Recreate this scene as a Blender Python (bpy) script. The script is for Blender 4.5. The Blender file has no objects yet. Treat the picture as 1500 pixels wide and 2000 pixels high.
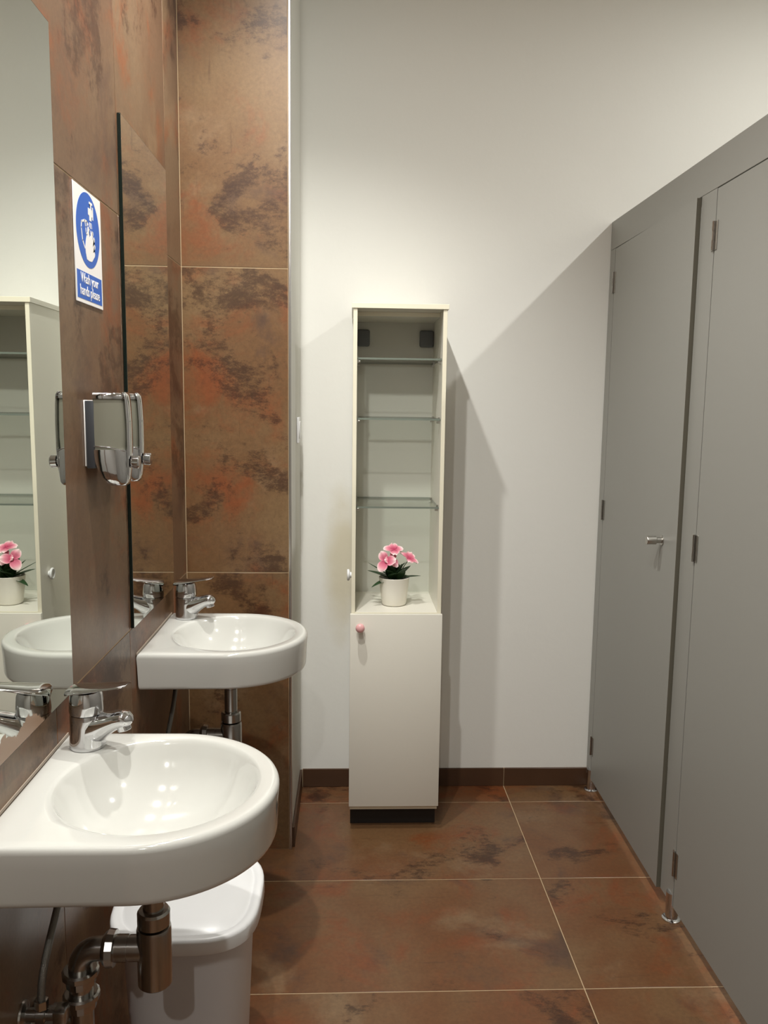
import bpy, bmesh, math, random
from mathutils import Vector, Matrix
random.seed(7)
scene = bpy.context.scene
C = scene.collection
PI = math.pi

# ------------------------------------------------------------------ camera
CAM_H = 1.45
F_PX, PITCH, YAW, ROLL = 1599.3, -0.1299, 0.0414, 0.013
fw = Vector((math.sin(YAW)*math.cos(PITCH), math.cos(YAW)*math.cos(PITCH), math.sin(PITCH)))
rt = Vector((math.cos(YAW), -math.sin(YAW), 0))
up = rt.cross(fw)
r2 = math.cos(ROLL)*rt + math.sin(ROLL)*up
u2 = -math.sin(ROLL)*rt + math.cos(ROLL)*up
cd = bpy.data.cameras.new('camera')
cam = bpy.data.objects.new('camera', cd); C.objects.link(cam)
cd.sensor_fit = 'VERTICAL'; cd.sensor_height = 36.0; cd.lens = F_PX/2000*36.0
cd.clip_start = 0.02
m = Matrix((r2, u2, -fw)).transposed().to_4x4(); m.translation = (0, 0, CAM_H)
cam.matrix_world = m
scene.camera = cam

# ------------------------------------------------------------------ world, lights, exposure
w = bpy.data.worlds.new('world'); scene.world = w; w.use_nodes = True
w.node_tree.nodes['Background'].inputs[0].default_value = (0.5, 0.5, 0.48, 1)
w.node_tree.nodes['Background'].inputs[1].default_value = 0.0
scene.view_settings.view_transform = 'Standard'
scene.view_settings.look = 'None'
scene.view_settings.gamma = 1.0
scene.view_settings.exposure = 0.16
scene.view_settings.use_curve_mapping = False

XL, XS, YB, YP, XP = -0.5087, 0.920, 2.982, 2.5325, -0.184   # left wall, cubicle front, back wall, pillar front, pillar side
YF, XR, ZC = -2.40, 2.15, 3.02                                  # wall behind the camera, far right wall, ceiling
# ceiling downlights: four beam spots along the aisle, two open bulbs over the cubicles
LAMPS = [(-0.19, 2.035, 72, 118), (-0.19, 1.271, 78, 150), (-0.19, 0.45, 60, 155), (-0.19, -1.2, 60, 155),
         (1.75, 1.95, 15, 0), (1.75, 0.80, 10, 0)]
LZ = 2.95
for lx, ly, pw, beam in LAMPS:
    ld = bpy.data.lights.new('downlight', 'SPOT' if beam else 'AREA'); ld.energy = pw
    if beam: ld.spot_size = math.radians(beam); ld.spot_blend = .95; ld.shadow_soft_size = .022
    else: ld.shape = 'DISK'; ld.size = .05
    ld.color = (1.0, 0.99, 0.945)
    lo = bpy.data.objects.new('downlight', ld); lo.location = (lx, ly, LZ); C.objects.link(lo)
    if beam:   # added wide-angle fill at each spot, brightens the upper wall
        sd = bpy.data.lights.new('upper_wall_fill', 'AREA'); sd.shape = 'DISK'; sd.size = .05; sd.energy = 3.2; sd.color = ld.color
        so = bpy.data.objects.new('upper_wall_fill', sd); so.location = (lx, ly, LZ); C.objects.link(so)

# ------------------------------------------------------------------ materials
def lin(c):
    return tuple((v/255/12.92 if v/255 <= .04045 else ((v/255+.055)/1.055)**2.4) for v in c) + (1,)
def new_mat(name):
    mt = bpy.data.materials.new(name); mt.use_nodes = True
    nt = mt.node_tree; b = nt.nodes['Principled BSDF']
    return mt, nt, b
def plain(name, rgb, rough=.5, metal=0, coat=0, bump=0, bscale=200, spec=.5, var=0):
    mt, nt, b = new_mat(name)
    b.inputs['Base Color'].default_value = lin(rgb)
    b.inputs['Roughness'].default_value = rough; b.inputs['Metallic'].default_value = metal
    b.inputs['Coat Weight'].default_value = coat; b.inputs['Specular IOR Level'].default_value = spec
    b.inputs['Coat Roughness'].default_value = .04
    n = nt.nodes.new('ShaderNodeTexNoise'); n.inputs['Scale'].default_value = bscale; n.inputs['Detail'].default_value = 4
    g = nt.nodes.new('ShaderNodeNewGeometry'); nt.links.new(g.outputs['Position'], n.inputs['Vector'])
    if bump:
        bp = nt.nodes.new('ShaderNodeBump'); bp.inputs['Strength'].default_value = bump; bp.inputs['Distance'].default_value = .002
        nt.links.new(n.outputs['Fac'], bp.inputs['Height']); nt.links.new(bp.outputs['Normal'], b.inputs['Normal'])
    if var:
        n2 = nt.nodes.new('ShaderNodeTexNoise'); n2.inputs['Scale'].default_value = 6; n2.inputs['Detail'].default_value = 5
        nt.links.new(g.outputs['Position'], n2.inputs['Vector'])
        mx = nt.nodes.new('ShaderNodeMix'); mx.data_type = 'RGBA'
        mx.inputs[6].default_value = lin(tuple(v*(1-var) for v in rgb)); mx.inputs[7].default_value = lin(tuple(min(255, v*(1+var)) for v in rgb))
        nt.links.new(n2.outputs['Fac'], mx.inputs[0]); nt.links.new(mx.outputs[2], b.inputs['Base Color'])
    return mt

def tile_mat(name, stretch, seed, rough, gain=1.0, tint=((134, 105, 72), (122, 88, 56)), crust=.62):
    mt, nt, b = new_mat(name); L = nt.links.new; N = nt.nodes.new
    g = N('ShaderNodeNewGeometry'); oi = N('ShaderNodeObjectInfo')
    mul = N('ShaderNodeMath'); mul.operation = 'MULTIPLY'; mul.inputs[1].default_value = 37.0; L(oi.outputs['Random'], mul.inputs[0])
    ad = N('ShaderNodeMath'); ad.operation = 'ADD'; ad.inputs[1].default_value = seed; L(mul.outputs[0], ad.inputs[0])
    cm = N('ShaderNodeCombineXYZ'); L(ad.outputs[0], cm.inputs[0]); L(ad.outputs[0], cm.inputs[1]); L(ad.outputs[0], cm.inputs[2])
    va = N('ShaderNodeVectorMath'); va.operation = 'ADD'; L(g.outputs['Position'], va.inputs[0]); L(cm.outputs[0], va.inputs[1])
    mp = N('ShaderNodeVectorMath'); mp.operation = 'MULTIPLY'; mp.inputs[1].default_value = stretch; L(va.outputs[0], mp.inputs[0])
    def noise(s, d, r, dist, vec):
        n = N('ShaderNodeTexNoise'); n.inputs['Scale'].default_value = s; n.inputs['Detail'].default_value = d
        n.inputs['Roughness'].default_value = r; n.inputs['Distortion'].default_value = dist; L(vec, n.inputs['Vector']); return n
    def G(c): return tuple(v*gain for v in lin(c)[:3]) + (1,)
    def rng(n, lo, hi, o0, o1):
        r = N('ShaderNodeMapRange'); r.interpolation_type = 'SMOOTHSTEP'; r.inputs[1].default_value = lo; r.inputs[2].default_value = hi
        r.inputs[3].default_value = o0; r.inputs[4].default_value = o1; L(n, r.inputs[0]); return r.outputs[0]
    def over(fac, a_, col):
        x = N('ShaderNodeMix'); x.data_type = 'RGBA'; L(fac, x.inputs[0]); x.inputs[7].default_value = G(col)
        if isinstance(a_, tuple): x.inputs[6].default_value = G(a_)
        else: L(a_, x.inputs[6])
        return x.outputs[2]
    def shifted(k):
        sv = N('ShaderNodeVectorMath'); sv.operation = 'ADD'; sv.inputs[1].default_value = (k, k*1.7, -k); L(va.outputs[0], sv.inputs[0]); return sv.outputs[0]
    def math2(op, p, q):
        x = N('ShaderNodeMath'); x.operation = op; L(p, x.inputs[0])
        if isinstance(q, (int, float)): x.inputs[1].default_value = q
        else: L(q, x.inputs[1])
        return x.outputs[0]
    # glaze clouds: tan ground, warm brown, rust, violet grey
    base = over(rng(noise(2.6, 6, .55, .3, va.outputs[0]).outputs['Fac'], .36, .64, 0, 1), tint[0], tint[1])
    rust = over(rng(noise(4.2, 9, .66, .5, shifted(4.4)).outputs['Fac'], .49, .70, 0, .85), base, (140, 74, 38))
    grey = over(rng(noise(3.4, 8, .64, .4, shifted(9.1)).outputs['Fac'], .53, .70, 0, .80), rust, (88, 66, 55))
    pale = over(rng(noise(3.0, 7, .6, .3, shifted(15.7)).outputs['Fac'], .56, .72, 0, .7), grey, (148, 120, 90))
    # crusty dark flecks gathered inside larger patches
    n2 = noise(11.0, 14, .90, .2, mp.outputs[0])
    patch = noise(3.3, 5, .6, .6, shifted(21.3))
    nf = noise(42, 10, .8, .1, mp.outputs[0])
    dk = math2('ADD', math2('ADD', math2('MULTIPLY', n2.outputs['Fac'], .62), math2('MULTIPLY', nf.outputs['Fac'], .38)), rng(patch.outputs['Fac'], .40, .68, -.13, .09))
    fl = over(rng(dk, .48, .60, 0, crust), pale, (58, 32, 19))
    # hairline scratches along both tile axes
    n3 = noise(40, 6, .7, .2, mp.outputs[0])
    sx = N('ShaderNodeVectorMath'); sx.operation = 'MULTIPLY'; sx.inputs[1].default_value = (14, 14, 1.2) if stretch[1] < 1.5 else (1.2, 16, 1); L(va.outputs[0], sx.inputs[0])
    ns = noise(4, 8, .7, .1, sx.outputs[0])
    scr = over(rng(ns.outputs['Fac'], .58, .72, 0, .38), fl, (74, 48, 34))
    n5 = noise(90, 5, .75, 0, va.outputs[0])
    r5 = N('ShaderNodeMapRange'); r5.inputs[1].default_value = .25; r5.inputs[2].default_value = .75; r5.inputs[3].default_value = .80; r5.inputs[4].default_value = 1.2; L(n5.outputs['Fac'], r5.inputs[0])
    fin = N('ShaderNodeVectorMath'); fin.operation = 'MULTIPLY'; L(scr, fin.inputs[0]); L(r5.outputs[0], fin.inputs[1])
    L(fin.outputs[0], b.inputs['Base Color'])
    rr = N('ShaderNodeMapRange'); rr.inputs[3].default_value = rough-.06; rr.inputs[4].default_value = rough+.12; L(n2.outputs['Fac'], rr.inputs[0]); L(rr.outputs[0], b.inputs['Roughness'])
    bp = N('ShaderNodeBump'); bp.inputs['Strength'].default_value = .12; bp.inputs['Distance'].default_value = .001; L(n3.outputs['Fac'], bp.inputs['Height']); L(bp.outputs['Normal'], b.inputs['Normal'])
    b.inputs['Specular IOR Level'].default_value = .5
    return mt

M = {}
M['tile_floor'] = tile_mat('tile_floor', (1, 2.0, 1), 3.1, .30, .66, ((132, 98, 66), (124, 80, 48)), .78)
M['tile_wall'] = tile_mat('tile_wall', (1, 1, 1.0), 11.7, .34, .80, ((126, 102, 78), (114, 86, 64)), .70)
M['tile_pillar'] = tile_mat('tile_pillar', (1, 1, 1.8), 5.3, .36, .78, crust=.74)
M['tile_base'] = plain('tile_base', (74, 50, 33), .4, var=.12)
M['grout'] = plain('grout', (182, 158, 126), .9, bump=.2)
M['ceiling'] = plain('ceiling_paint', (225, 224, 218), .9, bump=.1)
M['paint_plain'] = plain('wall_paint_plain', (222, 221, 214), .85, bump=.15, bscale=60)
M['laminate'] = plain('grey_laminate', (146, 145, 139), .45, bump=.05, bscale=500)
M['laminate_edge'] = plain('grey_laminate_edge', (96, 92, 80), .5)
M['chrome'] = plain('chrome', (212, 212, 214), .06, 1)
M['chrome_dull'] = plain('chrome_dull', (168, 166, 162), .22, 1)
M['steel'] = plain('brushed_steel', (190, 188, 182), .3, 1)
M['trim'] = plain('trim_aluminium', (205, 203, 200), .28, 1)
M['ceramic'] = plain('white_ceramic', (198, 197, 191), .09, coat=.6)
M['melamine'] = plain('white_melamine', (226, 222, 210), .38)
M['edge_cream'] = plain('cream_edge_band', (236, 230, 208), .4)
M['back_panel'] = plain('cabinet_back', (205, 204, 194), .5)
M['plinth'] = plain('plinth_shade', (30, 24, 20), .6)  # near-black: shadow under the cabinet put into the colour
M['bracket'] = plain('bracket_grey_plastic', (104, 106, 108), .5)
M['pink'] = plain('pink_knob', (236, 178, 178), .3)
M['white_plastic'] = plain('white_plastic', (232, 232, 232), .32)
M['bin_body'] = plain('bin_plastic_shaded', (205, 202, 202), .35)  # greyer than the lid: shade under the basin put into the colour
M['pot'] = plain('pot_ceramic', (236, 232, 220), .25)
M['soil'] = plain('soil', (32, 26, 20), .95, bump=.5)
M['leaf'] = plain('leaf_green', (38, 66, 34), .45, var=.25)
M['stem'] = plain('stem_green', (60, 92, 44), .5)
M['sign_white'] = plain('sign_white', (238, 234, 230), .35)
M['sign_blue'] = plain('sign_blue', (28, 92, 184), .35)
M['dark_plastic'] = plain('dark_grey_plastic', (66, 68, 72), .35)
M['window_grey'] = plain('dispenser_window', (128, 126, 112), .25)
M['hose'] = plain('braided_hose', (130, 128, 122), .35, .8, bump=.6, bscale=900)
M['mirror_edge'] = plain('mirror_edge_glass', (12, 26, 22), .25)
M['silicone'] = plain('silicone_bead', (160, 146, 132), .5)

def mirror_material():
    mt, nt, b = new_mat('mirror_silver'); L = nt.links.new; N = nt.nodes.new
    b.inputs['Base Color'].default_value = (.80, .83, .79, 1); b.inputs['Metallic'].default_value = 1; b.inputs['Roughness'].default_value = 0.0
    n = N('ShaderNodeTexNoise'); n.inputs['Scale'].default_value = 22; n.inputs['Detail'].default_value = 5
    g = N('ShaderNodeNewGeometry'); L(g.outputs['Position'], n.inputs['Vector'])
    s = N('ShaderNodeSeparateXYZ'); L(g.outputs['Position'], s.inputs[0])
    # silvering eaten away along the lowest few centimetres of the glass
    z = N('ShaderNodeMapRange'); z.inputs[1].default_value = .925; z.inputs[2].default_value = 1.005; z.inputs[3].default_value = .34; z.inputs[4].default_value = -.25; L(s.outputs[2], z.inputs[0])
    y = N('ShaderNodeMapRange'); y.inputs[1].default_value = 1.30; y.inputs[2].default_value = 1.36; y.inputs[3].default_value = 0; y.inputs[4].default_value = -.6; L(s.outputs[1], y.inputs[0])
    a = N('ShaderNodeMath'); a.operation = 'ADD'; L(n.outputs['Fac'], a.inputs[0]); L(z.outputs[0], a.inputs[1])
    a2 = N('ShaderNodeMath'); a2.operation = 'ADD'; L(a.outputs[0], a2.inputs[0]); L(y.outputs[0], a2.inputs[1])
    t = N('ShaderNodeMapRange'); t.inputs[1].default_value = .58; t.inputs[2].default_value = .62; L(a2.outputs[0], t.inputs[0])
    d = N('ShaderNodeBsdfPrincipled'); d.inputs['Base Color'].default_value = lin((150, 124, 104)); d.inputs['Roughness'].default_value = .25
    mx = N('ShaderNodeMixShader'); L(t.outputs[0], mx.inputs[0]); L(b.outputs[0], mx.inputs[1]); L(d.outputs[0], mx.inputs[2])
    L(mx.outputs[0], nt.nodes['Material Output'].inputs['Surface'])
    return mt
M['mirror'] = mirror_material()

def glass_material():
    mt, nt, b = new_mat('shelf_glass'); L = nt.links.new; N = nt.nodes.new
    tr = N('ShaderNodeBsdfTransparent'); tr.inputs[0].default_value = (.95, .97, .955, 1)
    gl = N('ShaderNodeBsdfGlossy'); gl.inputs['Roughness'].default_value = .02
    lw = N('ShaderNodeLayerWeight')
    pw = N('ShaderNodeMath'); pw.operation = 'POWER'; pw.inputs[1].default_value = 5; L(lw.outputs['Facing'], pw.inputs[0])
    fr = N('ShaderNodeMath'); fr.operation = 'MULTIPLY_ADD'; fr.inputs[1].default_value = .6; fr.inputs[2].default_value = .03; L(pw.outputs[0], fr.inputs[0])
    mx = N('ShaderNodeMixShader'); L(fr.outputs[0], mx.inputs[0]); L(tr.outputs[0], mx.inputs[1]); L(gl.outputs[0], mx.inputs[2])
    L(mx.outputs[0], nt.nodes['Material Output'].inputs['Surface'])
    return mt
M['glass'] = glass_material()
M['glass_edge'] = plain('shelf_glass_edge', (116, 124, 114), .15)

def wall_paint():
    mt, nt, b = new_mat('wall_paint'); L = nt.links.new; N = nt.nodes.new
    g = N('ShaderNodeNewGeometry'); s = N('ShaderNodeSeparateXYZ'); L(g.outputs['Position'], s.inputs[0])
    n = N('ShaderNodeTexNoise'); n.inputs['Scale'].default_value = 5; n.inputs['Detail'].default_value = 6; L(g.outputs['Position'], n.inputs['Vector'])
    # yellowish damp stain left of the cabinet: soft blob centred (x -.04, z .95)
    def band(out, c, hw):
        a = N('ShaderNodeMath'); a.operation = 'SUBTRACT'; a.inputs[1].default_value = c; L(out, a.inputs[0])
        q = N('ShaderNodeMath'); q.operation = 'DIVIDE'; q.inputs[1].default_value = hw; L(a.outputs[0], q.inputs[0])
        p = N('ShaderNodeMath'); p.operation = 'MULTIPLY'; L(q.outputs[0], p.inputs[0]); L(q.outputs[0], p.inputs[1]); return p
    bx, bz = band(s.outputs[0], -.03, .085), band(s.outputs[2], .86, .32)
    su = N('ShaderNodeMath'); su.operation = 'ADD'; L(bx.outputs[0], su.inputs[0]); L(bz.outputs[0], su.inputs[1])
    nn = N('ShaderNodeMapRange'); nn.inputs[3].default_value = -.7; nn.inputs[4].default_value = .7; L(n.outputs['Fac'], nn.inputs[0])
    s2 = N('ShaderNodeMath'); s2.operation = 'ADD'; L(su.outputs[0], s2.inputs[0]); L(nn.outputs[0], s2.inputs[1])
    mr = N('ShaderNodeMapRange'); mr.interpolation_type = 'SMOOTHSTEP'; mr.inputs[1].default_value = 1.1; mr.inputs[2].default_value = 0; mr.inputs[3].default_value = 0; mr.inputs[4].default_value = .55; L(s2.outputs[0], mr.inputs[0])
    mx = N('ShaderNodeMix'); mx.data_type = 'RGBA'; L(mr.outputs[0], mx.inputs[0]); mx.inputs[6].default_value = lin((233, 232, 226)); mx.inputs[7].default_value = lin((196, 182, 140))
    L(mx.outputs[2], b.inputs['Base Color']); b.inputs['Roughness'].default_value = .85
    n2 = N('ShaderNodeTexNoise'); n2.inputs['Scale'].default_value = 45; n2.inputs['Detail'].default_value = 5; L(g.outputs['Position'], n2.inputs['Vector'])
    bp = N('ShaderNodeBump'); bp.inputs['Strength'].default_value = .25; bp.inputs['Distance'].default_value = .002; L(n2.outputs['Fac'], bp.inputs['Height']); L(bp.outputs['Normal'], b.inputs['Normal'])
    return mt
M['paint'] = wall_paint()

def petal_material():
    mt, nt, b = new_mat('pink_petal'); L = nt.links.new; N = nt.nodes.new
    at = N('ShaderNodeAttribute'); at.attribute_name = 'edge'
    r = N('ShaderNodeValToRGB'); e = r.color_ramp.elements
    e[0].position = 0; e[0].color = lin((188, 54, 96)); e[1].position = .95; e[1].color = lin((250, 226, 224))
    k = e.new(.45); k.color = lin((232, 140, 160))
    L(at.outputs['Fac'], r.inputs[0]); L(r.outputs[0], b.inputs['Base Color']); b.inputs['Roughness'].default_value = .6
    return mt
M['petal'] = petal_material()

# ------------------------------------------------------------------ mesh helpers
def link(name, bm, mat, parent=None, smooth=False, auto=None):
    me = bpy.data.meshes.new(name); bmesh.ops.recalc_face_normals(bm, faces=bm.faces); bm.to_mesh(me); bm.free()
    for mm in (mat if isinstance(mat, (list, tuple)) else [mat]): me.materials.append(M[mm])
    if smooth:
        for p in me.polygons: p.use_smooth = True
        if auto is not None:
            me.set_sharp_from_angle(angle=math.radians(auto))
    o = bpy.data.objects.new(name, me); C.objects.link(o)
    if parent: o.parent = parent; o.matrix_parent_inverse = parent.matrix_world.inverted()
    return o
def box_bm(x0, x1, y0, y1, z0, z1, bev=0, seg=2, bm=None):
    b = bmesh.new()
    bmesh.ops.create_cube(b, size=1)
    for v in b.verts:
        v.co = Vector((x0+(v.co.x+.5)*(x1-x0), y0+(v.co.y+.5)*(y1-y0), z0+(v.co.z+.5)*(z1-z0)))
    if bev: bmesh.ops.bevel(b, geom=list(b.edges), offset=bev, segments=seg, affect='EDGES', profile=.5)
    if bm is None: return b
    tmp = bpy.data.meshes.new('tmp'); b.to_mesh(tmp); b.free(); bm.from_mesh(tmp); bpy.data.meshes.remove(tmp); return bm
def box(name, x0, x1, y0, y1, z0, z1, mat, parent=None, bev=0, seg=2):
    return link(name, box_bm(x0, x1, y0, y1, z0, z1, bev, seg), mat, parent, smooth=bool(bev), auto=40)
def loft(bm, rings, close=True, cap0=True, cap1=True):
    vs = [[bm.verts.new(p) for p in r] for r in rings]
    n = len(vs[0])
    for a, b in zip(vs, vs[1:]):
        for i in range(n if close else n-1):
            j = (i+1) % n
            try: bm.faces.new((a[i], a[j], b[j], b[i]))
            except ValueError: pass
    if cap0: bm.faces.new(list(reversed(vs[0])))
    if cap1: bm.faces.new(vs[-1])
    return bm
def frame(d):
    d = Vector(d).normalized(); a = Vector((0, 0, 1)) if abs(d.z) < .9 else Vector((1, 0, 0))
    u = d.cross(a).normalized(); return u, d.cross(u).normalized()
def tube(bm, pts, radii, n=16, cap=True):
    pts = [Vector(p) for p in pts]
    if not isinstance(radii, (list, tuple)): radii = [radii]*len(pts)
    rings = []; u = None
    for i, p in enumerate(pts):
        d = (pts[min(i+1, len(pts)-1)]-pts[max(i-1, 0)])
        if d.length < 1e-9: d = pts[-1]-pts[0]
        d.normalize()
        if u is None: u, v = frame(d)
        else:
            u = (u-d*u.dot(d)).normalized(); v = d.cross(u).normalized()
        rings.append([p+(u*math.cos(2*PI*k/n)+v*math.sin(2*PI*k/n))*radii[i] for k in range(n)])
    return loft(bm, rings, cap0=cap, cap1=cap)
def turned(bm, base, axis, prof, n=24):
    """profile [(distance along axis, radius)] revolved about the axis from base"""
    base = Vector(base); d = Vector(axis).normalized(); u, v = frame(d)
    rings = [[base+d*t+(u*math.cos(2*PI*k/n)+v*math.sin(2*PI*k/n))*max(r, .0004) for k in range(n)] for t, r in prof]
    return loft(bm, rings)
def bez(p0, p1, p2, p3, n=14):
    p0, p1, p2, p3 = map(Vector, (p0, p1, p2, p3))
    return [p0*(1-t)**3+p1*3*t*(1-t)**2+p2*3*t*t*(1-t)+p3*t**3 for t in [i/n for i in range(n+1)]]
def thing(name, label, cat, loc=(0, 0, 0), group=None):
    o = bpy.data.objects.new(name, None); o.empty_display_size = .05; o.location = loc; C.objects.link(o)
    o['label'] = label; o['category'] = cat
    if group: o['group'] = group
    bpy.context.view_layer.update()
    return o
def struct(o): o['kind'] = 'structure'; return o
def tag(o, label, cat, group=None):
    o['label'] = label; o['category'] = cat
    if group: o['group'] = group
    return o
def copy_tree(o, off, parent=None):
    c = o.copy(); C.objects.link(c)
    if parent is None: c.location = Vector(o.location)+Vector(off)
    else: c.parent = parent; c.matrix_parent_inverse = o.matrix_parent_inverse.copy()
    for ch in list(o.children): copy_tree(ch, off, c)
    return c

# ------------------------------------------------------------------ the setting
T, G = .008, .0014          # tile thickness, half joint
# floor
floor = struct(box('floor', XL-.15, XR+.1, YF-.1, YB+.1, -.12, -.0009, 'grout'))
rows = [YB, 2.845, 2.351, 1.866, 1.378, .89, .402, -.086, -.574, -1.062, -1.55, -2.038, YF]
cols = [XL, -.328, .598, 1.524, XR]
for i in range(len(rows)-1):
    for j in range(len(cols)-1):
        box('tile', cols[j]+G, cols[j+1]-G, rows[i+1]+G, rows[i]-G, -.0082, 0, 'tile_floor', floor, .0006, 1)
# left wall
wl = struct(box('wall_left', XL-.15, XL-.0009, YF-.1, YP+.02, -.0022, ZC, 'grout'))
yc = [YF, -1.9, -1.42, -.95, -.48, -.01, .46, .93, 1.39, 1.868, 2.345, YP]
zc = [0, .9245, 1.851, 2.7775, ZC]
for i in range(len(yc)-1):
    for k in range(4):
        box('tile', XL-.0082, XL, yc[i]+G, yc[i+1]-G, zc[k]+G, zc[k+1]-G, 'tile_wall', wl, .0006, 1)
# tiled pillar
wp = struct(box('wall_pillar', XL-.15, XP, YP+.0009, YB+.1, -.0022, ZC, ['grout', 'paint_plain']))
for p in wp.data.polygons:
    if p.normal.x > .9: p.material_index = 1
for k in range(4):
    box('tile', XL+.0015, XP-.0085, YP, YP+.0082, zc[k]+G, zc[k+1]-G, 'tile_pillar', wp, .0006, 1)
struct(box('trim_1', XP-.0072, XP+.0012, YP-.0012, YP+.012, 0, ZC, 'trim', None, .0015, 2))
box('baseboard', XP, XP+.009, YP+.012, YB-.0095, .0005, .0706, 'tile_base', wp, .0008, 1)
# back wall and baseboard
struct(box('wall_back', XP, XR+.1, YB, YB+.12, 0, ZC, 'paint'))
bb = struct(box('baseboard_back', XP+.009, XR, YB-.0068, YB, 0, .0700, 'grout'))
for a, b_ in ((XP+.010, .598), (.598, 1.524), (1.524, XR)):
    box('tile', a+.001, b_-.001, YB-.009, YB-.0005, .0008, .0706, 'tile_base', bb, .0008, 1)
struct(box('wall_right', XR, XR+.1, YF, YB, 0, ZC, 'paint_plain'))
struct(box('wall_front', XL, XR, YF-.1, YF, 0, ZC, 'paint_plain'))
ce = struct(box('ceiling', XL-.15, XR+.1, YF-.1, YB+.1, ZC, ZC+.1, 'ceiling'))
for lx, ly, pw, beam in LAMPS:
    b = bmesh.new(); turned(b, (lx, ly, ZC-.012), (0, 0, 1), [(0, .030), (0, .046), (.003, .050), (.012, .050), (.012, .030)])
    link('lamp_ring', b, 'white_plastic', ce, True, 40)

# ------------------------------------------------------------------ mirrors
def mirror(y0, y1, label):
    t = thing('wall_mirror', label, 'mirror', (XL, (y0+y1)/2, .927), 'frameless mirrors above the basins')
    box('glass_pane', XL+.0004, XL+.0075, y0, y1, .927, 2.066, 'mirror_edge', t)
    link('silvered_face', box_bm(XL+.0075, XL+.0079, y0+.001, y1-.001, .928, 2.065), 'mirror', t)
    return t
mirror(1.045, 1.457, 'frameless mirror above the nearest basin, cut by the left picture edge')
mirror(1.878, 2.312, 'narrow frameless mirror above the far basin, reflecting the brown pillar')

# ------------------------------------------------------------------ wash basins
BCX, BR = -.309, .1985
def basin(cy, label):
    t = thing('washbasin', label, 'washbasin', (XL, cy, .762), 'wall-hung washbasins')
    x0 = XL+.001
    ang = sorted(set([2*PI*i/112 for i in range(112)] + [math.atan2(s*BR, x0-BCX) % (2*PI) for s in (1, -1)]))
    def rad(th):
        c, s = math.cos(th), math.sin(th)
        if c >= 0: return BR
        r = []
        if abs(s) > 1e-6: r.append(BR/abs(s))
        r.append((x0-BCX)/c)
        return min(r)
    def dring(off, z):
        return [(BCX+(rad(a)-off)*math.cos(a), cy+(rad(a)-off)*math.sin(a), z) for a in ang]
    def mix(f, z, bx=-.302, rx=.160, ry=.166, off=.008):
        out = []
        for a in ang:
            d = Vector((BCX+(rad(a)-off)*math.cos(a), cy+(rad(a)-off)*math.sin(a)))
            c = Vector((bx+rx*math.cos(a), cy+.005+ry*math.sin(a)))
            p = d.lerp(c, f); out.append((p.x, p.y, z))
        return out
    def circ(k, z, bx=-.302, rx=.160, ry=.166): return [(bx+rx*k*math.cos(a), cy+.005+ry*k*math.sin(a), z) for a in ang]
    Z0, Z1 = .762, .853
    rings = [circ(.14, Z0-.030), circ(.30, Z0-.029), circ(.5, Z0-.024), circ(.7, Z0-.013), circ(.85, Z0-.002), dring(.030, Z0), dring(.012, Z0+.0005), dring(.006, Z0+.003), dring(.0045, Z0+.007), dring(.0035, Z0+.012),
             dring(.0015, Z1-.03), dring(.0, Z1-.011), dring(.0007, Z1-.007), dring(.0025, Z1-.0035), dring(.0055, Z1-.001), dring(.009, Z1),
             mix(.25, Z1-.0002, off=.009), mix(.85, Z1-.0008, off=.009), mix(1, Z1-.0022), circ(.985, Z1-.0050), circ(.965, Z1-.0105), circ(.92, Z1-.027), circ(.85, Z1-.047),
             circ(.75, Z1-.068), circ(.6, Z1-.089), circ(.42, Z1-.104), circ(.25, Z1-.111), circ(.14, Z1-.113)]
    b = bmesh.new(); loft(b, rings, cap0=True, cap1=True)
    link('bowl', b, 'ceramic', t, True, 60)
    b = bmesh.new(); turned(b, (-.302, cy+.005, Z1-.1125), (0, 0, 1), [(0, .0215), (.0025, .0215), (.0035, .019), (.002, .012), (.004, .010), (.0045, .001)])
    link('drain', b, 'chrome', t, True, 40)
    box('sealant', XL+.0001, XL+.0016, cy-BR+.004, cy+BR-.004, Z1-.004, Z1+.0012, 'silicone', t)
    return t
basin(1.247, 'white D-shaped washbasin nearest the viewer, standing out over the white bin')
basin(2.112, 'white D-shaped washbasin further back, beside the brown tiled pillar')

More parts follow.
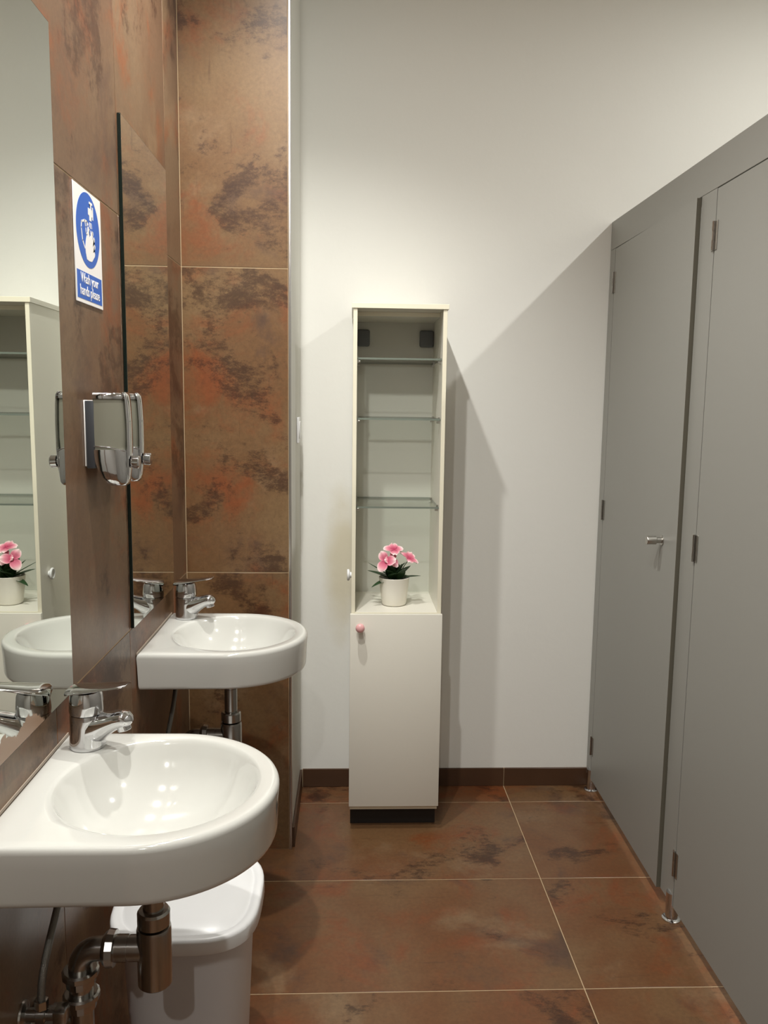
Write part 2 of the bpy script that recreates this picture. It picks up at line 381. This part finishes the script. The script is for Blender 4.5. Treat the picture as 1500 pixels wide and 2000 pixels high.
def faucet(loc, rz, label):
    t = thing('faucet', label, 'faucet', (0, 0, 0), 'chrome mixer taps')
    # body: base foot sweeping into the spout
    b = bmesh.new()
    turned(b, (0, 0, 0), (0, 0, 1), [(0, .0300), (.002, .0308), (.006, .0306), (.02, .0292), (.04, .0285), (.056, .0285), (.060, .0275), (.060, .02)], 32)
    link('body', b, 'chrome', t, True, 40)
    b = bmesh.new()
    secs = [(-.010, .030, .026, .026), (.010, .032, .0255, .0265), (.024, .0370, .0235, .0255), (.036, .0430, .0190, .0240), (.048, .0485, .0165, .0225), (.060, .0535, .0150, .0205),
            (.070, .0562, .0142, .0190), (.078, .0570, .0120, .0160), (.083, .0570, .0075, .0105), (.0853, .0565, .003, .004)]
    rings = []
    for u, z, hh, hw in secs:
        tl = .35 if u > .02 else .15
        rings.append([(u-math.sin(a)*hh*tl, hw*math.cos(a), z+math.sin(a)*hh) for a in [2*PI*k/28 for k in range(28)]])
    loft(b, rings); link('spout', b, 'chrome', t, True, 50)
    b = bmesh.new(); turned(b, (.0685, 0, .0475), (.28, 0, -1), [(0, .0118), (.012, .0118), (.013, .0108), (.013, .009), (.010, .009)])
    link('aerator', b, 'chrome', t, True, 40)
    b = bmesh.new(); turned(b, (0, 0, .0605), (0, 0, 1), [(0, .0265), (.001, .0285), (.006, .0292), (.018, .0285), (.032, .0272), (.039, .0245), (.042, .012), (.0425, .001)], 32)
    link('cap', b, 'chrome', t, True, 50)
    # lever: curved shell that grows out of the cap and ends in a thin flat tip
    b = bmesh.new(); rings = []
    for u, z, hw, th in [(-.0285, .094, .010, .008), (-.0300, .0985, .0200, .010), (-.026, .1015, .0255, .0105), (-.012, .1040, .0275, .0090), (.006, .1065, .027, .007), (.024, .1100, .0255, .0055),
                         (.044, .1135, .0230, .0042), (.062, .1165, .0200, .0034), (.074, .1185, .0165, .0028), (.080, .1196, .011, .002), (.0822, .120, .005, .0012)]:
        ring = []
        for k in range(20):
            a = 2*PI*k/20; ca, sa = math.cos(a), math.sin(a)
            y = hw*math.copysign(abs(ca)**.7, ca); zz = th*.5*math.copysign(abs(sa)**.8, sa)
            ring.append((u, y, z+zz-.0035*(y/hw)**2*(1 if hw > .01 else 0)))
        rings.append(ring)
    loft(b, rings); link('lever', b, 'chrome', t, True, 55)
    t.location = loc; t.rotation_euler = (0, 0, rz)
    return t
faucet((-.4555, 1.386, .8533), math.radians(-14), 'chrome single-lever tap on the nearest washbasin')
faucet((-.4555, 2.254, .8533), math.radians(-14), 'chrome single-lever tap on the far washbasin beside the pillar')

def plumbing(cy, lab_trap, lab_valve):
    t = thing('drain_trap', lab_trap, 'drain pipe', (-.314, cy, .50), 'chrome bottle traps')
    ax = -.314
    b = bmesh.new(); turned(b, (ax, cy, .502), (0, 0, 1), [(0, .004), (.001, .0235), (.005, .0275), (.098, .0280), (.104, .0268), (.106, .020)], 32); link('bottle', b, 'chrome_dull', t, True, 40)
    b = bmesh.new(); turned(b, (ax, cy, .609), (0, 0, 1), [(0, .0235), (.001, .0262), (.022, .0262), (.026, .0235), (.027, .018)], 24); link('slip_nut', b, 'chrome_dull', t, True, 25)
    b = bmesh.new(); turned(b, (ax, cy, .630), (0, 0, 1), [(0, .017), (.1015, .017)], 24); link('tail_pipe', b, 'chrome_dull', t, True, 40)
    b = bmesh.new(); turned(b, (ax, cy, .700), (0, 0, 1), [(0, .020), (.002, .0225), (.018, .0225), (.02, .020)], 24); link('coupling', b, 'chrome_dull', t, True, 40)
    b = bmesh.new(); turned(b, (ax-.018, cy, .567), (-1, 0, 0), [(0, .0205), (.022, .0205), (.022, .0195), (.024, .0195), (.024, .0212), (.05, .0212), (.05, .018)], 24); link('outlet', b, 'chrome_dull', t, True, 40)
    b = bmesh.new(); turned(b, (ax-.062, cy, .567), (-1, 0, 0), [(0, .0235), (.001, .0285), (.012, .0298), (.016, .0265), (.020, .0215), (.020, .018)], 14); link('slip_nut', b, 'chrome_dull', t, True, 25)
    ex = -.4345
    pts = [(ax-.078, cy, .567)]+[(ex+.030-.030*math.sin(a), cy, .537+.030*math.cos(a)) for a in [PI/2*k/8 for k in range(9)]]+[(ex, cy, .505), (ex, cy, .424)]
    b = bmesh.new(); tube(b, pts, .0190, 20); link('elbow_pipe', b, 'chrome_dull', t, True, 40)
    for z in (.512, .470):
        b = bmesh.new(); turned(b, (ex, cy, z), (0, 0, 1), [(-.006, .020), (-.006, .0235), (.006, .0245), (.010, .0295), (.018, .0295), (.021, .0262), (.021, .020)], 14); link('slip_nut', b, 'chrome_dull', t, True, 25)
    b = bmesh.new(); turned(b, (XL+.0005, cy, .444), (1, 0, 0), [(0, .036), (.003, .036), (.008, .030), (.010, .019), (.026, .019), (.026, .0225), (.034, .0225), (.034, .012), (.062, .012)], 24); link('wall_flange', b, 'chrome_dull', t, True, 30)
    # shut-off valve with hose
    vy, vz = cy-.052, .492
    v = thing('shutoff_valve', lab_valve, 'valve', (XL, vy, vz), 'angle valves under the basins')
    b = bmesh.new(); turned(b, (XL+.0005, vy, vz), (1, 0, 0), [(0, .022), (.003, .021), (.006, .0105), (.022, .0105), (.023, .0125), (.036, .0125), (.037, .009), (.050, .009)], 20); link('valve_body', b, 'chrome_dull', v, True, 30)
    hb = bmesh.new(); box_bm(XL+.050, XL+.070, vy-.013, vy+.013, vz-.0125, vz+.0125, .003, 2, hb); link('handle', hb, 'chrome_dull', v, True, 40)
    b = bmesh.new(); turned(b, (XL+.030, vy, vz), (0, 0, 1), [(0, .007), (.012, .007), (.012, .0105), (.026, .0105), (.027, .007)], 6); link('hose_nut', b, 'chrome_dull', v, True, 20)
    b = bmesh.new(); tube(b, bez((XL+.030, vy, vz+.026), (XL+.030, vy, vz+.10), (XL+.045, cy+.02, .63), (-.478, cy+.115, .728), 20), .0062, 12); link('hose', b, 'hose', v, True, 60)
plumbing(1.247, 'chrome bottle trap hanging under the nearest washbasin, in front of the bin', 'small chrome angle valve with hose, at the lower left picture corner')
plumbing(2.112, 'chrome drain pipe and trap under the far washbasin', 'chrome angle valve with hose on dark tiles below the far washbasin')

# ------------------------------------------------------------------ bin under the near basin
def sq_ring(cx, cy, hx, hy, z, e=3.2, n=48):
    out = []
    for k in range(n):
        a = 2*PI*k/n; c, s = math.cos(a), math.sin(a)
        out.append((cx+hx*math.copysign(abs(c)**(2/e), c), cy+hy*math.copysign(abs(s)**(2/e), s), z))
    return out
t = thing('waste_bin', 'white plastic lidded bin on the floor under the nearest washbasin', 'bin', (-.326, 1.60, 0))
b = bmesh.new(); bx, by = -.326, 1.60
loft(b, [sq_ring(bx, by, .105, .115, .0015), sq_ring(bx, by, .110, .120, .006), sq_ring(bx, by, .128, .138, .412), sq_ring(bx, by, .124, .134, .416)])
link('body', b, 'bin_body', t, True, 40)
b = bmesh.new()
loft(b, [sq_ring(bx, by, .132, .142, .409), sq_ring(bx, by, .147, .157, .409), sq_ring(bx, by, .1490, .1590, .411), sq_ring(bx, by, .1480, .1580, .434), sq_ring(bx, by, .1465, .1565, .438), sq_ring(bx, by, .142, .152, .4405),
         sq_ring(bx, by, .132, .142, .4405), sq_ring(bx, by, .129, .139, .4375), sq_ring(bx, by, .125, .135, .4375), sq_ring(bx, by, .121, .131, .4405), sq_ring(bx, by, .08, .09, .446), sq_ring(bx, by, .03, .04, .448)])
link('lid', b, 'white_plastic', t, True, 50)

# ------------------------------------------------------------------ soap dispensers
def dispenser(cy, label):
    t = thing('soap_dispenser', label, 'soap dispenser', (XL, cy, 1.288), 'chrome soap dispensers between the mirrors')
    hw = .040
    box('back_plate', XL+.0004, XL+.003, cy-hw, cy+hw, 1.326, 1.452, 'sign_white', t, .0008, 1)
    box('housing', XL+.003, XL+.020, cy-hw+.001, cy+hw-.001, 1.322, 1.451, 'dark_plastic', t, .002, 2)
    # D-shaped shell in stacked sections; depth swells in the middle and draws in at the bottom
    def sec(z, dep, h, n=20):
        x0 = XL+.018; pts = []
        for k in range(n+1):
            a = -PI/2+PI*k/n
            c, s = math.cos(a), math.sin(a)
            pts.append((x0+dep*abs(c)**.75, cy+h*math.copysign(abs(s)**.75, s), z))
        return pts
    b = bmesh.new(); loft(b, [sec(1.352, .0525, hw-.002), sec(1.38, .0545, hw-.0015), sec(1.42, .0540, hw-.0015), sec(1.456, .0525, hw-.002)])
    link('tank_window', b, 'window_grey', t, True, 50)
    b = bmesh.new(); loft(b, [sec(1.455, .0545, hw), sec(1.459, .0555, hw+.0005), sec(1.464, .054, hw), sec(1.467, .048, hw-.004)]); link('top_cover', b, 'chrome', t, True, 50)
    def low(z, xb, xf, h, n=20):
        pts = []
        for k in range(n+1):
            a = -PI/2+PI*k/n; c, s_ = math.cos(a), math.sin(a)
            pts.append((XL+xb+(xf-xb)*abs(c)**.75, cy+h*math.copysign(abs(s_)**.75, s_), z))
        return pts
    b = bmesh.new(); loft(b, [low(1.2875, .050, .068, .022), low(1.2885, .046, .071, .028), low(1.294, .040, .0735, .0325), low(1.304, .032, .0750, .0360), low(1.318, .0245, .0755, .0385), low(1.335, .0195, .0758, hw), low(1.352, .018, .0758, hw+.0004), low(1.358, .018, .0750, hw)])
    link('lower_cover', b, 'chrome', t, True, 50)
    b = bmesh.new(); tube(b, [(XL+.0185+.0575*abs(math.cos(a))**.75, cy+(hw+.0003)*math.copysign(abs(math.sin(a))**.75, math.sin(a)), 1.3585-.006*math.cos(a*2-.0)) for a in [-PI/2+PI*k/28 for k in range(29)]], .0011, 8)
    link('chrome_rim', b, 'chrome', t, True)
    # front spine
    b = bmesh.new(); rings = []
    for z, x, h, d in [(1.289, .064, .010, .006), (1.30, .0715, .014, .007), (1.33, .0745, .017, .007), (1.36, .0755, .018, .007), (1.41, .0755, .018, .007), (1.445, .074, .019, .007), (1.462, .0725, .020, .007), (1.468, .069, .019, .006)]:
        rings.append([(XL+x+d*.6*math.cos(a), cy+h*math.sin(a), z) for a in [2*PI*k/20 for k in range(20)]])
    loft(b, rings); link('front_spine', b, 'chrome', t, True, 50)
    b = bmesh.new(); turned(b, (XL+.074, cy, 1.333), (1, 0, -.05), [(0, .008), (.006, .008), (.007, .0125), (.018, .0130), (.020, .011), (.020, .001)], 20); link('push_button', b, 'chrome', t, True, 40)
    b = bmesh.new(); turned(b, (XL+.062, cy, 1.290), (0, 0, -1), [(0, .007), (.003, .007), (.004, .004), (.004, .001)], 14); link('nozzle', b, 'dark_plastic', t, True, 40)
dispenser(1.628, 'chrome soap dispenser between the mirrors, the nearer of the two')
dispenser(1.722, 'chrome soap dispenser partly hidden behind the nearer dispenser, beside the far mirror')

# ------------------------------------------------------------------ wash-hands sign
SY0, SY1, SZ0, SZ1 = 1.567, 1.731, 1.634, 1.8475
sg = thing('safety_sign', 'blue and white sign reading Wash your hands please on brown tiles', 'sign', (XL, (SY0+SY1)/2, SZ0))
box('sign_panel', XL+.0003, XL+.0020, SY0, SY1, SZ0, SZ1, 'sign_white', sg, .0006, 1)
SW, SH = SY1-SY0, SZ1-SZ0
def flat(name, polys, x, mat, parent):
    """thin print layers: polygons in sign metres (u to the right, v up from the lower left corner)"""
    b = bmesh.new()
    for poly in polys:
        lo = [b.verts.new((x, SY0+u, SZ0+v)) for u, v in poly]; hi = [b.verts.new((x+.0003, SY0+u, SZ0+v)) for u, v in poly]
        n = len(poly); b.faces.new(lo[::-1]); b.faces.new(hi)
        for i in range(n): b.faces.new((lo[i], lo[(i+1) % n], hi[(i+1) % n], hi[i]))
    bmesh.ops.triangulate(b, faces=b.faces)
    return link(name, b, mat, parent)
ccu, ccv, cr = SW*.5, SH*.655, .0705
disc = flat('pictogram_disc', [[(ccu+cr*math.cos(2*PI*k/64), ccv+cr*.985*math.sin(2*PI*k/64)) for k in range(64)]], XL+.0020, 'sign_blue', sg)
def P(pts, s=1): return [(ccu+a*.0705, ccv+b_*.0705) for a, b_ in pts]
def stroke(pts, wd):
    out = []
    for (a, b_), (c, d) in zip(pts, pts[1:]):
        dx, dy = c-a, d-b_; l = math.hypot(dx, dy); nx, ny = -dy/l*wd/2, dx/l*wd/2
        ex, ey = dx/l*wd*.3, dy/l*wd*.3
        out.append(P([(a-ex+nx, b_-ey+ny), (c+ex+nx, d+ey+ny), (c+ex-nx, d+ey-ny), (a-ex-nx, b_-ey-ny)]))
    return out
xx = XL+.0023
flat('tap_symbol', [P([(.02, .62), (.38, .62), (.38, .70), (.46, .70), (.46, .36), (.38, .36), (.38, .42), (.33, .44), (.28, .30), (.12, .30), (.12, .42), (.02, .44)]),
                    P([(.22, .62), (.30, .62), (.30, .74), (.40, .74), (.40, .80), (.12, .80), (.12, .74), (.22, .74)])], xx, 'sign_white', disc)
flat('water_drops', stroke([(.13, .24), (.09, .12)], .035)+stroke([(.20, .24), (.20, .10)], .035)+stroke([(.27, .24), (.31, .12)], .035)+stroke([(.08, .06), (.05, -.02)], .035)+stroke([(.20, .04), (.20, -.06)], .035)+stroke([(.31, .04), (.35, -.06)], .035), xx, 'sign_white', disc)
flat('hand_symbol', [P([(-.30, -.46), (-.24, -.30), (-.10, -.06), (-.06, .10), (.03, .10), (.05, -.08), (.12, -.16), (.32, .06), (.41, .04), (.42, -.02), (.28, -.24), (.46, -.08), (.54, -.12), (.53, -.19), (.34, -.37),
                        (.50, -.26), (.57, -.31), (.55, -.38), (.36, -.52), (.48, -.47), (.53, -.53), (.50, -.60), (.24, -.78), (.02, -.80), (-.20, -.78), (-.28, -.62)])], xx, 'sign_white', disc)
flat('hand_outline', stroke([(-.34, -.50), (-.52, -.34), (-.60, -.02), (-.56, .14), (-.30, .22), (-.12, .22), (-.02, .16)], .055)+stroke([(-.30, .22), (-.22, .06), (-.20, -.08), (-.12, -.12)], .05)+stroke([(-.12, .22), (-.10, .12)], .05), xx, 'sign_white', disc)
cap = flat('caption_field', [[(SW*.045, SH*.035), (SW*.955, SH*.035), (SW*.955, SH*.275), (SW*.045, SH*.275)]], XL+.0020, 'sign_blue', sg)
for txt, v in (('Wash your', .180), ('hands please', .072)):
    cu = bpy.data.curves.new('lettering', 'FONT'); cu.body = txt; cu.size = .0262; cu.align_x = 'CENTER'; cu.extrude = .00015; cu.offset = .00025; cu.space_character = .97; cu.resolution_u = 3
    to = bpy.data.objects.new('lettering_source', cu); C.objects.link(to)
    bpy.context.view_layer.update()
    me = bpy.data.meshes.new_from_object(to.evaluated_get(bpy.context.evaluated_depsgraph_get()))
    bpy.data.objects.remove(to); bpy.data.curves.remove(cu)
    for vx in me.vertices:
        a, b_, c = vx.co
        vx.co = (xx+.0002+c, SY0+SW*.5+a*.93, SZ0+SH*v+b_)
    me.materials.clear(); me.materials.append(M['sign_white'])
    o = bpy.data.objects.new('lettering', me); C.objects.link(o); o.parent = cap; o.matrix_parent_inverse = cap.matrix_world.inverted()

# ------------------------------------------------------------------ light switch on the pillar's side
sw = thing('light_switch', 'small white light switch on the side of the tiled pillar', 'light switch', (XP, 2.83, 1.315))
box('switch_plate', XP+.0003, XP+.008, 2.79, 2.875, 1.318, 1.405, 'white_plastic', sw, .002, 2)
box('rocker', XP+.008, XP+.0105, 2.805, 2.860, 1.332, 1.391, 'white_plastic', sw, .0012, 1)

# ------------------------------------------------------------------ tall cabinet
CX0, CX1, CY0, CY1, CZ0, CZ1 = .003, .307, 2.655, 2.9715, .082, 1.770
cb = thing('tall_cabinet', 'tall narrow white cabinet with open glass shelves above a closed door', 'cabinet', ((CX0+CX1)/2, (CY0+CY1)/2, 0))
W = .015
ZS = .765      # top of the open compartment's floor
def panel(name, x0, x1, y0, y1, z0, z1, parent=cb, mat='melamine', edge='edge_cream'):
    o = link(name, box_bm(x0, x1, y0, y1, z0, z1, .0006, 1), [mat, edge], parent)
    for p in o.data.polygons:
        if p.normal.y < -.7: p.material_index = 1
    return o
panel('side_panel', CX0+.002, CX0+W, CY0+.004, CY1, CZ0, CZ1-.016)
panel('side_panel', CX1-W, CX1-.002, CY0+.004, CY1, CZ0, CZ1-.016)
panel('top_panel', CX0-.003, CX1+.003, CY0, CY1, CZ1-.016, CZ1)
panel('top_rail', CX0+W, CX1-W, CY0+.10, CY1-.006, CZ1-.030, CZ1-.0162)
panel('bottom_panel', CX0+.002, CX1-.002, CY0+.002, CY1, CZ0-.010, CZ0+.006)
box('back_panel', CX0+W, CX1-W, CY1-.006, CY1, CZ0+.006, CZ1-.016, 'back_panel', cb)
panel('compartment_floor', CX0+W, CX1-W, CY0+.0042, CY1-.006, ZS-.016, ZS)
box('plinth', CX0+.004, CX1-.004, 2.697, CY1-.02, .0005, CZ0-.010, 'plinth', cb)
dr = box('door', CX0-.001, CX1+.001, CY0-.014, CY0+.001, CZ0+.008, ZS-.0025, 'melamine', cb, .0012, 2)
b = bmesh.new(); turned(b, (.035, CY0-.014, .722), (0, -1, 0), [(0, .009), (.004, .0075), (.010, .0075), (.014, .011), (.019, .0145), (.025, .0152), (.030, .0125), (.033, .006), (.0335, .001)]); link('knob', b, 'pink', dr, True, 60)
b = bmesh.new(); turned(b, (CX0+.002, 2.735, .876), (-1, 0, 0), [(0, .010), (.004, .0095), (.005, .014), (.008, .0195), (.012, .020), (.0145, .0175), (.0145, .0145), (.010, .011), (.009, .001)]); link('knob', b, 'white_plastic', cb, True, 60)
for z in (1.598, 1.405, 1.115):
    b = box_bm(CX0+W+.001, CX1-W-.001, CY0+.022, CY1-.010, z-.003, z+.003)
    gs = link('glass_shelf', b, ['glass', 'glass_edge'], cb)
    for p in gs.data.polygons:
        if abs(p.normal.z) < .5: p.material_index = 1
    for cx, s in ((CX0+W, 1), (CX1-W, -1)):
        for y in (CY0+.050, CY1-.055):
            b = bmesh.new(); turned(b, (cx, y, z-.0085), (s, 0, 0), [(0, .0052), (.010, .0052), (.011, .004), (.011, .001)], 12)
            box_bm(min(cx, cx+s*.006), max(cx, cx+s*.006), y-.005, y+.005, z-.012, z+.007, 0, 1, b)
            link('shelf_clip', b, 'steel', gs, True, 30)
for x0, x1 in ((CX0+W+.0005, .064), (.241, CX1-W-.0005)):
    box('mounting_bracket', x0, x1, CY1-.024, CY1-.006, 1.655, 1.714, 'bracket', cb, .007, 3)

# ------------------------------------------------------------------ potted flowers in the cabinet
px, py = .153, 2.772
pl = thing('potted_plant', 'white pot of pink flowers with dark green leaves in the open cabinet', 'plant', (px, py, ZS))
b = bmesh.new(); turned(b, (px, py, ZS+.0005), (0, 0, 1), [(0, .036), (.002, .0405), (.006, .0425), (.050, .0480), (.094, .0525), (.0965, .0530), (.0975, .0520), (.0965, .0505), (.082, .0490), (.080, .03), (.080, .001)], 40)
link('pot', b, 'pot', pl, True, 50)
b = bmesh.new(); turned(b, (px, py, ZS+.078), (0, 0, 1), [(0, .0485), (.006, .0485), (.011, .03), (.012, .001)], 24); link('soil', b, 'soil', pl, True)
Z0 = ZS+.088
def leaf(az, length, wid, lift, droop, base=(0, 0), z=Z0, twist=0):
    b = bmesh.new(); n = 8; d = Vector((math.cos(az), math.sin(az), 0)); s = Vector((-math.sin(az), math.cos(az), 0)); rows_ = []
    for i in range(n+1):
        t_ = i/n; c = Vector((px+base[0], py+base[1], z))+d*length*t_*math.cos(lift)+Vector((0, 0, length*(math.sin(lift)*t_-droop*t_*t_)))
        w_ = wid*(math.sin(PI*min(1, t_*.93+.07))**.8)*(1-.35*t_)*.5+.0006
        tw = twist*t_; sv = s*math.cos(tw)+Vector((0, 0, 1))*math.sin(tw)
        rows_.append([c-sv*w_+Vector((0, 0, .18*w_)), c-sv*w_*.5, c-Vector((0, 0, .1*w_)), c+sv*w_*.5, c+sv*w_+Vector((0, 0, .18*w_))])
    lo = [[b.verts.new(p) for p in r] for r in rows_]; hi = [[b.verts.new(p+Vector((0, 0, .0007))) for p in r] for r in rows_]
    for i in range(n):
        for j in range(4):
            b.faces.new((lo[i][j], lo[i][j+1], lo[i+1][j+1], lo[i+1][j])); b.faces.new((hi[i][j+1], hi[i][j], hi[i+1][j], hi[i+1][j+1]))
        b.faces.new((lo[i][0], lo[i+1][0], hi[i+1][0], hi[i][0])); b.faces.new((lo[i+1][4], lo[i][4], hi[i][4], hi[i+1][4]))
    link('leaf', b, 'leaf', pl, True)
D = math.radians
for a in [(D(186), .100, .050, D(22), .05), (D(208), .090, .036, D(2), .25), (D(-8), .095, .028, D(16), .12), (D(20), .080, .046, D(40), .1), (D(-40), .072, .046, D(48), .1, (.0, -.01)), (D(-70), .062, .046, D(45), .2, (-.01, -.01)),
          (D(235), .075, .046, D(48), .2), (D(120), .085, .042, D(58), .1), (D(80), .085, .042, D(50), .1), (D(155), .085, .042, D(50), .1), (D(10), .095, .044, D(52), .15, (-.02, -.02)), (D(-100), .06, .042, D(60), .1),
          (D(45), .080, .042, D(35), .2), (D(165), .110, .016, D(32), .05), (D(300), .06, .042, D(62), .2, (.015, -.015)), (D(190), .08, .044, D(62), .1, (.015, -.01)), (D(255), .075, .044, D(66), .1, (-.01, -.01)), (D(330), .075, .044, D(64), .1, (.0, -.01)),
          (D(100), .07, .044, D(75), .1), (D(215), .065, .044, D(70), .1, (.02, .0)), (D(0), .07, .044, D(70), .1, (.0, -.02))]:
    leaf(*a)
def flower(c, nrm, rad_, spin, npet=5, closed=0.0):
    c = Vector(c); nrm = Vector(nrm).normalized(); u, v = frame(nrm)
    base = Vector((px+(c.x-px)*.3, py+(c.y-py)*.3, Z0))
    b = bmesh.new(); tube(b, bez(base, base+Vector((0, 0, .03)), c-nrm*.03, c-nrm*.002, 8), .0014, 8); link('stem', b, 'stem', pl, True)
    fl = None
    b = bmesh.new(); turned(b, c-nrm*.006, nrm, [(0, .001), (.003, .004), (.007, .0042), (.009, .001)], 10)
    fl = link('flower', b, 'petal', pl, True)
    at = fl.data.attributes.new('edge', 'FLOAT', 'POINT')
    for k in range(npet):
        a = spin+2*PI*k/npet+random.uniform(-.15, .15); d = u*math.cos(a)+v*math.sin(a); s = nrm.cross(d); L_ = rad_*random.uniform(.85, 1.12); lift = random.uniform(.05, .35)+closed
        b = bmesh.new(); n, mcols = 6, 6; ed = []; lo = []
        for i in range(n+1):
            t_ = i/n; r = []
            for j in range(mcols+1):
                q = j/mcols*2-1
                wd = L_*.44*(math.sin(PI*(.06+.80*t_))**.75)
                ln = L_*(t_-.10*t_*q*q)
                p = c+d*ln+s*q*wd+nrm*(lift*L_*t_**1.3*(1-.5*t_)+.16*wd*q*q*(1-t_)-.05*L_*t_*t_+.0025*math.sin(5*q+k)*t_)
                r.append(p); ed.append(min(1, max(t_**1.6, abs(q)**2.5*t_*1.3)))
            lo.append(r)
        vs = [[b.verts.new(p) for p in r] for r in lo]; hs = [[b.verts.new(p+nrm*.0006) for p in r] for r in lo]
        for i in range(n):
            for j in range(mcols):
                b.faces.new((vs[i][j], vs[i+1][j], vs[i+1][j+1], vs[i][j+1])); b.faces.new((hs[i][j], hs[i][j+1], hs[i+1][j+1], hs[i+1][j]))
        o = link('petal', b, 'petal', fl, True)
        at = o.data.attributes.new('edge', 'FLOAT', 'POINT')
        for i, val in enumerate(ed+ed): at.data[i].value = val
flower((px-.003, py-.014, ZS+.196), (.05, -.40, 1), .038, .2, 4, .05)
flower((px-.030, py-.040, ZS+.160), (-.50, -.85, .45), .040, 1.2, 3, .15)
flower((px-.012, py-.034, ZS+.166), (.3, -.8, .4), .032, 2.2, 3, .1)
flower((px+.050, py-.018, ZS+.165), (.45, -.35, .9), .040, .5, 4, .2)

# ------------------------------------------------------------------ cubicle front
ZT, ZB_, ZD = 2.103, .052, 2.004
TH = .013
cu = thing('toilet_cubicle', 'grey laminate toilet cubicle front with two doors and steel feet', 'toilet cubicle', (XS, 1.8, 0))
YE = -.35
box('header_panel', XS, XS+TH, YE, YB-.002, ZD+.0015, ZT, 'laminate', cu, .0008, 1)
stiles = [(2.9235, YB-.002), (2.1185, 2.2135), (1.22, 1.315), (YE, .40)]
for y0, y1 in stiles:
    box('stile', XS, XS+TH, y0+.0018, y1-.0018, ZB_, ZD+.0005, 'laminate', cu)
for ya, yb_ in ((2.9135, 2.934), (2.1085, 2.128), (2.2035, 2.2235), (1.2115, 1.2285), (1.305, 1.325), (.39, .41)):
    box('gap_backing', XS+TH+.0008, XS+TH+.012, ya, yb_, ZB_+.02, ZD-.01, 'laminate_edge', cu)  # strips added behind the gaps to block light leaks and keep them dark
box('gap_backing', XS+TH+.0008, XS+TH+.012, YE, YB-.002, ZD-.012, ZD+.02, 'laminate_edge', cu)
def hinge(y, z, parent):
    b = bmesh.new()
    box_bm(XS-.0022, XS-.0004, y-.0165, y-.003, z-.036, z+.036, .0005, 1, b); box_bm(XS-.0022, XS-.0004, y+.003, y+.0165, z-.036, z+.036, .0005, 1, b)
    hg = link('hinge', b, 'steel', parent)
    b = bmesh.new(); turned(b, (XS-.0045, y, z-.036), (0, 0, 1), [(0, .0038), (.0235, .0038), (.0235, .003), (.0245, .003), (.0245, .0038), (.0475, .0038), (.0475, .003), (.0485, .003), (.0485, .0038), (.072, .0038)], 12)
    link('hinge_pin', b, 'chrome_dull', hg, True, 30)
    return hg
def cubicle_door(y0, y1, ang, handle):
    """hinged on its far edge y1"""
    root = box('door', XS, XS+TH, y0+.002, y1-.0018, ZB_, ZD-.0015, ['laminate', 'laminate_edge'], cu)
    for p in root.data.polygons:
        if abs(p.normal.y) > .7: p.material_index = 1
    if handle:
        hy, hz = y0+.112, 1.069
        b = bmesh.new(); turned(b, (XS-.0003, hy, hz), (-1, 0, 0), [(0, .0145), (.002, .0145), (.003, .0085), (.016, .0085), (.019, .0125), (.044, .0125), (.046, .0115), (.046, .001)], 24)
        h = link('handle', b, 'steel', root, True, 30)
    piv = Matrix.Translation((XS, y1, 0)) @ Matrix.Rotation(ang, 4, 'Z') @ Matrix.Translation((-XS, -y1, 0))
    for o in [root]+list(root.children):
        o.data.transform(piv)
    for z in (1.887, 1.082, .182):
        hinge(y1, z, cu)
    return root
cubicle_door(2.2135, 2.9235, -.0165, True)
cubicle_door(1.315, 2.1185, -.001, True)
cubicle_door(.40, 1.22, -.001, True)
for y in (2.938, 2.143, 1.24, .2):
    b = bmesh.new(); turned(b, (XS+.008, y, .0004), (0, 0, 1), [(0, .026), (.003, .026), (.005, .023), (.006, .0175), (ZB_+.03, .0175)], 24)
    ft = link('foot', b, 'chrome', cu, True, 30)
